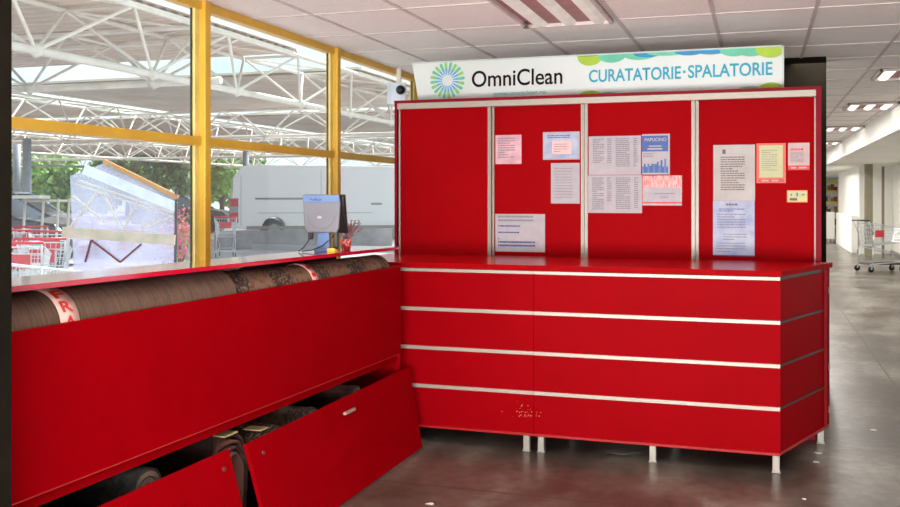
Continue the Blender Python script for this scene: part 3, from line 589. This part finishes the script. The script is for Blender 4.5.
# ------------------------------------------------ left counter
O = Vector((-2.165, 2.13, 0)); RA = -math.atan2(.118, 2.933); LL = 3.11
def LW(x, y, z): return O+Vector((x*math.cos(RA)-y*math.sin(RA), x*math.sin(RA)+y*math.cos(RA), z))
lc = thing('display_counter', 'low red counter running along the window side with its lower front open', 'counter', O, RA)
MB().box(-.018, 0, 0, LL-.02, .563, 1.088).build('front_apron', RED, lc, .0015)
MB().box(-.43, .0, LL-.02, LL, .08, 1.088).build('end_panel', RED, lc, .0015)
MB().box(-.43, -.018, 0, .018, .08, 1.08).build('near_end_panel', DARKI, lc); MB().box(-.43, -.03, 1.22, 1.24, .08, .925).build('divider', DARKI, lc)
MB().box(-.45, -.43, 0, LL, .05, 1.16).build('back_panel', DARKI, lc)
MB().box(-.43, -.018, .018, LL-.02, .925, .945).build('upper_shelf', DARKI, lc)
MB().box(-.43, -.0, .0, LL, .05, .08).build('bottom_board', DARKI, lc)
MB().box(-.03, -.019, 0, LL-.02, .520, .575).build('lower_rail', RED, lc)
MB().box(-.0205, .0012, 0, LL-.021, .5615, .5655).build('edge_band', mat('pale red edge band', (176, 44, 40), .4), lc)
for y in (.1, 1.2, 2.3, 3.0): MB().box(-.4, -.36, y-.02, y+.02, 0, .05).box(-.09, -.05, y-.02, y+.02, 0, .05).build('foot', LEGM, lc)
# raised board on the rolls
z0, z1 = 1.212, 1.186
m = MB().hexa([LW(-.27, .0, z0), LW(.0, .0, z0), LW(.0, LL-.02, z1), LW(-.27, LL-.02, z1), LW(-.27, .0, z0+.018), LW(.0, .0, z0+.018), LW(.0, LL-.02, z1+.018), LW(-.27, LL-.02, z1+.018)])
tag(m.build('counter_board', [mat('glossy pink red top board', (190, 14, 50), .1, spec=.9, coat=1, col2=(180, 12, 46), scale=2)], None), 'narrow glossy red top board resting raised on the carpet rolls', 'worktop')
topz = lambda y: z0+(z1-z0)*y/(LL+.03)+.018
def yl(px): # local y of a pixel column on the compartment front
    a, b, c = ray(px, 0); k = a/b; s, co = math.sin(RA), math.cos(RA); # point O+(-y s, y co)
    return (k*O.y-O.x)/(-s-k*co)
# rolls
def weave(name, base, dark, sc):
    m = mat(name, base, .95, col2=dark, scale=sc, detail=6, stretch=(1, 1, 1), bump=.5, bscale=200); return m
def patt():
    m = bpy.data.materials.new('patterned oriental pile'); m.use_nodes = True; n = m.node_tree; b = n.nodes['Principled BSDF']; b.inputs['Roughness'].default_value = .95; L = n.links.new
    t = n.nodes.new('ShaderNodeTexCoord'); v = n.nodes.new('ShaderNodeTexVoronoi'); v.inputs['Scale'].default_value = 34; L(t.outputs['Object'], v.inputs['Vector'])
    w = n.nodes.new('ShaderNodeTexWave'); w.bands_direction = 'Y'; w.inputs['Scale'].default_value = .8; w.inputs['Distortion'].default_value = 2.5; w.inputs['Detail Scale'].default_value = 2; L(t.outputs['Object'], w.inputs['Vector'])
    nn = n.nodes.new('ShaderNodeTexNoise'); nn.inputs['Scale'].default_value = 26; nn.inputs['Distortion'].default_value = 2.5; L(t.outputs['Object'], nn.inputs['Vector'])
    r = n.nodes.new('ShaderNodeValToRGB'); e = r.color_ramp.elements; L(nn.outputs['Fac'], r.inputs[0]); e[0].position = .5; e[0].color = (*lin((52, 38, 34)), 1); e[1].position = .58; e[1].color = (*lin((120, 92, 72)), 1)
    r2 = n.nodes.new('ShaderNodeValToRGB'); e = r2.color_ramp.elements; L(v.outputs['Distance'], r2.inputs[0]); e[0].position = .3; e[0].color = (*lin((104, 62, 52)), 1); e[1].position = .5; e[1].color = (*lin((118, 90, 70)), 1)
    w2 = n.nodes.new('ShaderNodeValToRGB'); e = w2.color_ramp.elements; L(w.outputs['Fac'], w2.inputs[0]); e[0].position = .42; e[1].position = .5
    x = n.nodes.new('ShaderNodeMix'); x.data_type = 'RGBA'; L(w2.outputs[0], x.inputs[0]); L(r.outputs[0], x.inputs[6]); L(r2.outputs[0], x.inputs[7]); L(x.outputs[2], b.inputs['Base Color'])
    return m
BROWN = mat('brown jute backing', (104, 78, 62), .95, col2=(78, 57, 46), scale=3, stretch=(3, 40, 3), bump=.5, bscale=200); PATT = patt(); EDGEB = mat('dark binding', (40, 30, 26), .9)
def roll(name, c0, c1, r, m, lab, sag=0, seed=0, turns=4, grp=None):
    t = thing(name, lab, 'carpet roll', c0, 0, grp); d = Vector(c1)-Vector(c0); L = d.length; q = d.normalized().to_track_quat('Y', 'Z'); t.rotation_mode = 'QUATERNION'; t.rotation_quaternion = q
    rnd = random.Random(seed); mb = MB(); mb.sm = True; rows = []
    n = 28; steps = 14
    for j in range(steps+1):
        f = j/steps; row = []
        for i in range(n):
            a = 2*PI*i/n; rr = r*(1+.015*math.sin(3*a+j*.7+seed)+.01*math.sin(j*1.9)); row.append(mb.bm.verts.new((rr*math.cos(a), L*f, rr*math.sin(a)-sag*math.sin(PI*f))))
        rows.append(row)
    for A_, B_ in zip(rows, rows[1:]):
        for i in range(n): mb._f([A_[i], A_[(i+1) % n], B_[(i+1) % n], B_[i]])
    mb.build('carpet', m, t)
    for end, y in ((0, 0), (1, L)):                      # rolled layers visible on the ends
        s = MB(); N = turns*24; pr = None; th = r/turns*.32
        for k in range(N+1):
            a = 2*PI*k/24; rr = r*.12+(r*.86)*k/N
            cur = [s.bm.verts.new(((rr+dd)*math.cos(a), y+yy, (rr+dd)*math.sin(a))) for dd, yy in ((-th, .004), (th, .004), (th, -.004), (-th, -.004))]
            if pr:
                for i in range(4): s._f([pr[i], pr[(i+1) % 4], cur[(i+1) % 4], cur[i]])
            pr = cur
        s.build('rolled_end', mat('worn backing edge', (96, 78, 66), .95), t)
        MB().lathe([(.01, y-.001), (r*.97, y-.001), (r*.97, y+.001), (.01, y+.001)], (0, 0, 0), 24, 'Y').build('roll_core', EDGEB, t)
    return t
r1 = roll('carpet_roll', LW(-.145, .03, 1.072), LW(-.13, yl(240)-.0, 1.066), .118, BROWN, 'plain brown jute-backed carpet roll lying at the near end of the counter', 0, 1, 4, 'carpet rolls lying under the raised board')
r2 = roll('carpet_roll', LW(-.135, yl(240)+.04, 1.054), LW(-.135, 3.02, 1.05), .108, PATT, 'patterned oriental carpet roll lying at the far end of the counter', 0, 2, 5, 'carpet rolls lying under the raised board')
# tape band with red letters on roll 1
def band(parent, y0, y1, r, m, a0=0, a1=2*PI):
    b = MB(); b.sm = True; n = 40; pr = None
    for i in range(n+1):
        a = a0+(a1-a0)*i/n; cur = [b.bm.verts.new((r*math.cos(a), yy, r*math.sin(a))) for yy in (y0, y1)]
        if pr: b._f([pr[0], pr[1], cur[1], cur[0]])
        pr = cur
    o = b.build('tape', m, parent); so = o.modifiers.new('thickness', 'SOLIDIFY'); so.thickness = .0012; return o
TAPE = mat('pinkish white parcel tape', (226, 190, 178), .35)
b0 = yl(66)-.03; bd = band(r1, b0, b0+.085, .1225, TAPE)
for k, (ch, a) in enumerate((('F', 58), ('R', 33), ('A', 8), ('G', -17), ('I', -42), ('L', -67))):
    a = math.radians(a); nr = Vector((math.cos(a), 0, math.sin(a))); upv = Vector((-math.sin(a), 0, math.cos(a))); R_ = Vector((0, 1, 0))
    hh = .042; text('letter', ch, REDP, nr*.1238+Vector((0, b0+.018, 0))-upv*hh/2, width=.05 if ch != 'I' else .012, height=hh, parent=bd, bold=.03, right=R_, up=upv, thick=.0)
w0 = yl(318)-yl(240)-.04; bd2 = band(r2, w0, w0+.06, .112, mat('pink printed tape', (226, 176, 170), .4))
for k in range(5):
    a = math.radians(80-k*24); nr = Vector((math.cos(a), 0, math.sin(a))); upv = Vector((-math.sin(a), 0, math.cos(a)))
    s = MB(); p0 = nr*.1132+Vector((0, w0+.01, 0)); s.quad(p0-upv*.012, p0+Vector((0, .04, 0))-upv*.008, p0+Vector((0, .04, 0))+upv*.01, p0+upv*.012); s.build('print_mark', REDP, bd2)
# crumpled sheet behind roll
p = LW(-.16, 1.56, 1.175); 
b = MB(); rr = random.Random(8); vv = {}
for i in range(6):
    for j in range(4): vv[i, j] = b.bm.verts.new((p.x-.05+.03*j, p.y-.12+.04*i, p.z+.012*rr.random()))
for i in range(5):
    for j in range(3): b._f([vv[i, j], vv[i+1, j], vv[i+1, j+1], vv[i, j+1]])
o = b.build('paper_scrap', PAPER); so = o.modifiers.new('thickness', 'SOLIDIFY'); so.thickness = .001
tag(o, 'crumpled white paper scrap lying on the end of the brown roll', 'paper scrap')
# lower rolls (their ends face the aisle)
def lroll(y, z, r, m, lab, L=.36, seed=0, x=-.045):
    return roll('carpet_roll', LW(x, y, z), LW(x-L, y, z), r, m, lab, 0, seed, 3, 'carpet rolls stacked in the lower compartment')
GREYR = weave('dark grey rug', (52, 48, 44), (26, 25, 24), 40); STR = weave('dark red striped rug', (90, 48, 42), (34, 20, 20), 9)
lroll(yl(321), .37, .075, PATT, 'smaller patterned carpet roll whose end loop shows left of the metal pull', seed=3)
lroll(yl(364), .40, .062, STR, 'small carpet roll end showing just above the far corner of the leaning board', seed=4)
lroll(yl(158), .40, .085, GREYR, 'fuzzy grey rolled rug above the nearer fallen board', seed=5)
lroll(yl(118), .26, .10, GREYR, 'dark grey rug roll deepest at the near end of the lower compartment', seed=15)
lroll(yl(200), .22, .12, PATT, 'patterned roll low behind the nearer fallen board', seed=6)
lroll(yl(283), .33, .11, PATT, 'dark patterned carpet roll right of the folded rug', seed=7)
lroll(yl(340), .20, .12, BROWN, 'brown carpet roll low behind the large leaning board', seed=8)
# folded rug drooping between the boards
yc = yl(243); t = thing('folded_rug', 'folded dark striped rug drooping out between the two fallen boards', 'rug', LW(0, yc, 0), RA)
for k, (r, m) in enumerate(((.17, STR), (.145, mat('brown rug back', (96, 62, 50), .95)), (.12, STR), (.095, mat('pinkish rug back', (112, 72, 62), .95)))):
    b = MB(); b.sm = True; pts = [(-.03+0*k, -.12-.0, .36)]; seq = []
    for j in range(11):
        a = PI*.95-PI*.95*j/10; seq.append((r*math.cos(a), .31+r*math.sin(a)))
    seq.append((r*.98, .2)); seq.append((r*.9, .09))
    pr = None
    for (yy, zz) in seq:
        cur = [b.bm.verts.new((xx, yy-.02, zz)) for xx in (-.36, -.06+.012*math.sin(yy*30+k)+.008*k)]
        if pr: b._f([pr[0], pr[1], cur[1], cur[0]])
        pr = cur
    o = b.build('fold', m, t); so = o.modifiers.new('thickness', 'SOLIDIFY'); so.thickness = .012
MB().box(-.16, -.045, -.07, .03, .478, .484).build('care_label', mat('yellowed label', (206, 180, 120), .6), t)
tag(MB().box(0, .09, 0, .07, 0, .004).build('card_tag', mat('yellowed card', (210, 184, 128), .6), None, loc=LW(-.13, yl(268), .442)), 'small yellowish card tag lying on the dark patterned roll', 'tag')
# fallen boards leaning on the front
def board(y0, y1, lab, handle, screw, bx0, bx1, tx, zt, zt1):
    t = thing('fallen_board', lab, 'cabinet board', (0, 0, 0), group='red boards fallen from the lower front'); th = .018
    # bottom points at bx (world x), top leaning near the apron
    B0, B1 = LW(bx0, y0, 0), LW(bx1, y1, 0); T0_, T1_ = LW(tx, y0, zt), LW(tx, y1, zt1)
    nr = (B1-B0).cross(T0_-B0).normalized(); nr = nr if nr.x > 0 else -nr
    MB().hexa([B0, B1, B1+nr*th, B0+nr*th, T0_, T1_, T1_+nr*th, T0_+nr*th]).build('panel', RED, t, .001)
    def on(u, v): return B0.lerp(B1, u).lerp(T0_.lerp(T1_, u), v)+nr*th
    al = (B1-B0).normalized(); up = (T0_-B0).normalized()
    if handle:
        c = on(*handle); MB().hexa([c-al*.06-up*.008, c+al*.06-up*.008, c+al*.06-up*.008+nr*.018, c-al*.06-up*.008+nr*.018, c-al*.06+up*.008, c+al*.06+up*.008, c+al*.06+up*.008+nr*.018, c-al*.06+up*.008+nr*.018]).build('handle', ALU, t, .004)
    c = on(*screw); MB().tube(c-nr*.002, c+nr*.008, .011, 12).tube(c+nr*.008, c+nr*.011, .005, 8).build('screw_cap', mat('dark red plastic cap', (110, 20, 24), .4), t)
yA0, yA1 = yl(239), LL+.04
board(yA0, yA1, 'large red board with a metal pull leaning askew against the left counter', (.52, .84), (.055, .86), .155, .105, .02, .445, .475)
yB1 = yl(221); board(yB1-1.9, yB1, 'nearer red board without a pull, cut by the bottom of the view', None, (.965, .86), .155, .155, .02, .45, .458)
# ------------------------------------------------ things on the raised board
def onboard(px, y_from):  # point on the board under a pixel column
    y = yl(px) if y_from is None else y_from; return y
yy = yl(332)+.02; base = LW(-.12, yy+.12, topz(yy)); tm = thing('payment_terminal', 'grey till screen seen from behind on a blue-grey stand, standing on the raised board', 'till screen', base, TH-.1)
MB().box(-.045, .045, -.035, .04, .0, .012).prism([(-.035, -.03, .012), (.035, -.03, .012), (.028, -.012, .1), (-.028, -.012, .1)], (0, .03, 0)).build('stand', GREYBL, tm, .003)
MB().box(-.085, -.06, .0, .02, .06, .13).build('stand_bracket', BLACK, tm, .003); MB().box(.045, .07, .0, .02, .012, .12).build('stand_bracket', BLACK, tm, .003)
sh = [(-.108, .285), (.082, .285), (.088, .24), (.08, .12), (.07, .095), (-.09, .095), (-.1, .14)]
MB().prism([(x, -.02+.0*z, z) for x, z in sh], (0, .025, 0)).build('rear_cover', GREYPL, tm, .006)
MB().prism([(.082, -.018, .285), (.088, -.018, .24), (.08, -.018, .12), (.07, -.018, .095), (.115, .03, .09), (.1, .03, .285)], (0, .02, .0)).build('side_shell', BLACK, tm, .003)
MB().box(-.1, .1, .005, .03, .1, .285).build('screen_housing', BLACK, tm, .004)
MB().box(-.104, .08, -.0225, -.019, .245, .282).build('top_band', GREYBL, tm, .001)
text('lettering', 'ProfiLux', INKB, (-.068, -.0235, .254), width=.06, height=.014, parent=tm, bold=.02)
u = MB(); pr = None
for j in range(17):
    a = PI+PI*j/16; q = (-.012+.078*math.cos(a), -.0215, .2+.085*math.sin(a))
    if pr: u.tube(pr, q, .0018, 6)
    pr = q
u.build('relief_line', ALUD, tm); MB().box(-.03, -.008, -.0225, -.02, .165, .178).build('sticker', PAPER, tm)
tm.scale = (1.04, 1.04, 1.06)
cb2 = MB(); cb2.path([(-.05, .03, .12), (-.07, .0, .07), (-.1, -.03, .02), (-.12, -.05, .004)], .003, 6); cb2.path([(.06, .02, .13), (.05, 0, .08), (.0, -.04, .03), (-.05, -.05, .01), (-.1, -.06, .004)], .003, 6)
cb2.build('cable', BLACK, tm)
yy = yl(355); p = LW(-.10, yy+.09, topz(yy)-.0008); pot = thing('flower_pot', 'small red patterned pot with dried pinkish twigs beside the till screen', 'flower pot', p)
MB().lathe([(.022, 0), (.026, .006), (.031, .055), (.033, .06), (.029, .06), (.024, .03)], n=20).build('pot', mat('red patterned pot', (176, 40, 44), .3, col2=(226, 170, 160), scale=60, lo=.35, hi=.5), pot)
MB().lathe([(.004, .05), (.028, .052), (.028, .054), (.004, .054)], n=16).build('soil', DARKI, pot)
b = MB(); rr = random.Random(4)
for _ in range(26):
    a = rr.uniform(0, 2*PI); s = rr.uniform(.2, 1); d = Vector((math.cos(a)*.095*s+.012, math.sin(a)*.07*s, rr.uniform(.09, .165))); m1 = d*.55+Vector((rr.gauss(0, .006), 0, .02)); b.mi = 0
    b.path([(0, 0, .05), m1, d], .002, 5)
    for k in range(4):
        c = m1.lerp(d, rr.random()); e = c+Vector((rr.gauss(0, .014), rr.gauss(0, .01), rr.uniform(.0, .016))); b.tube(c, e, .001, 4); b.ball(e, .0042, sub=1)
b.build('twigs', [mat('dried twig', (96, 56, 58), .8, col2=(160, 116, 116), scale=50)], pot)
yy = yl(338); p = LW(-.05, yy+.02, topz(yy)-.0005)
tag(MB().box(-.02, .02, -.015, .015, 0, .022).build('card_box', YELB, None, .002, loc=p, rot=(0, 0, TH)), 'tiny yellow box between the till screen and the flower pot', 'box')
# security camera on the far glazing
p = at(402.5, 90.5, 8.4); t = thing('security_camera', 'small black ball camera on a white plate at the top of the far pane', 'camera', p)
MB().box(-.14, .04, -.02, .0, -.12, .07).build('mounting_plate', mat('white camera plate', (226, 230, 238), .4), t, .004)
MB().ball((0, -.05, 0), .042, sub=3).build('camera_ball', BLACK, t); MB().tube((0, -.02, 0), (0, -.04, 0), .03, 14).build('collar', PAPER, t)
MB().box(-.05, -.01, -.02, .0, .07, H-p.z).build('drop_rod', WHITEST, t)
# sprinkler
p = at(526, 54, 6.1); p.z = H
t = thing('sprinkler', 'small metal sprinkler head hanging from the ceiling above the sign', 'sprinkler', p)
MB().lathe([(.05, -.006), (.05, 0)], n=18).build('rosette', CEILG, t); MB().tube((0, 0, -.006), (0, 0, -.05), .009, 8).lathe([(.022, -.054), (.022, -.05)], n=12).build('head', BRASS, t)
# ------------------------------------------------ ceiling lights
def light(x0, y0, y1, lab, on):
    w = .576; t = thing('ceiling_light', lab, 'ceiling light', (x0, y0, H), group='recessed louvre ceiling lights'); l = y1-y0
    MB().box(0, w, 0, l, -.008, -.002).build('housing', LOUV, t)
    for k in range(3):
        a = .025+k*w/3
        m = MB().hexa([(a+.03, .02, -.009), (a+.13, .02, -.009), (a+.13, l-.02, -.009), (a+.03, l-.02, -.009), (a+.055, .02, -.03), (a+.105, .02, -.03), (a+.105, l-.02, -.03), (a+.055, l-.02, -.03)])
        m.build('diffuser', LAMPON if on else LAMPDIM, t)
    MB().box(0, w, 0, .02, -.03, -.002).box(0, w, l-.02, l, -.03, -.002).box(0, .02, 0, l, -.03, -.002).box(w-.02, w, 0, l, -.03, -.002).build('rim', CEILG, t)
    return t
light(-1.478, 4.9, 6.09, 'unlit recessed ceiling light above the counter at the top of the view', False)
for i, y in enumerate((9.15, 12.4, 16.4, 20.8, 26)):
    light(1.02, y, y+.75+.05*i, 'lit recessed aisle ceiling light, %s row from the front' % ('nearest', 'second', 'third', 'fourth', 'farthest')[i], True)
# ------------------------------------------------ far aisle
p = at(835, 225, 31); p.x -= .12; tag(MB().box(-.11, .11, -.3, .3, .12, 1.0).box(-.08, -.04, -.05, .05, 0, .12).box(.04, .08, -.05, .05, 0, .12).build('display_stand', WALLW, None, .01, loc=(p.x-.02, p.y, 0)), 'white waist-high panel unit standing far down the aisle', 'display unit')
tag(MB().box(2.32, 2.48, 27.2, 32.5, .0, 1.0).build('low_cabinet', WALLW, None, .01), 'long low white cabinet against the far aisle wall', 'cabinet')
p = at(831, 200, 42); sh = thing('shelving_rack', 'yellow shelving rack stocked with goods at the far end of the aisle', 'shelving', (p.x, p.y, 0))
for x in (-.35, .28): MB().box(x, x+.07, -.05, .08, 0, 2.3).build('upright', YEL, sh)
for z in (.25, .8, 1.3, 1.8, 2.2): MB().box(-.35, .35, -.05, .5, z-.09, z).build('shelf', YEL, sh)
cols = [mat('goods %d' % i, c, .6) for i, c in enumerate(((150, 60, 50), (70, 60, 60), (190, 170, 150), (120, 110, 60)))]
for z in (.25, .8, 1.3, 1.8):
    for k in range(4):
        tag(MB().box(0, .13, 0, .3, 0, .16+.06*((k*7+int(z*10)) % 3)).build('goods_box', cols[(k+int(z*10)) % 4], None, loc=(p.x-.27+k*.135, p.y+.04, z)), 'small boxed goods on a shelf of the far yellow rack', 'box', 'boxed goods on the yellow rack')
# bits of litter on the floor
for i, (px, py, s, lab) in enumerate(((873.5, 430, .012, 'tiny white paper speck on the floor farthest right'), (818.5, 453, .016, 'larger white paper fleck in the shade of the counter end'), (816, 462, .010, 'smaller white fleck just in front of the larger one'), (804, 499, .008, 'white fleck nearest the bottom edge by the metal foot'), (620, 452, .05, 'flat greyish paper scrap lying under the counter'), (430, 504, .012, 'white paper fleck on the floor below the leaning board'))):
    q = onZ(px, py, 0); b = MB(); rr = random.Random(i); pts = [(s*2*math.cos(a)*rr.uniform(.6, 1), s*1.6*math.sin(a)*rr.uniform(.6, 1), .0005) for a in [2*PI*k/7 for k in range(7)]]
    tag(b.prism(pts, (0, 0, .0012)).build('paper_scrap', mat('litter white', (240, 236, 230), .7) if i != 4 else mat('grey scrap', (120, 112, 108), .8), None, loc=(q.x, q.y, 0)), lab, 'litter')
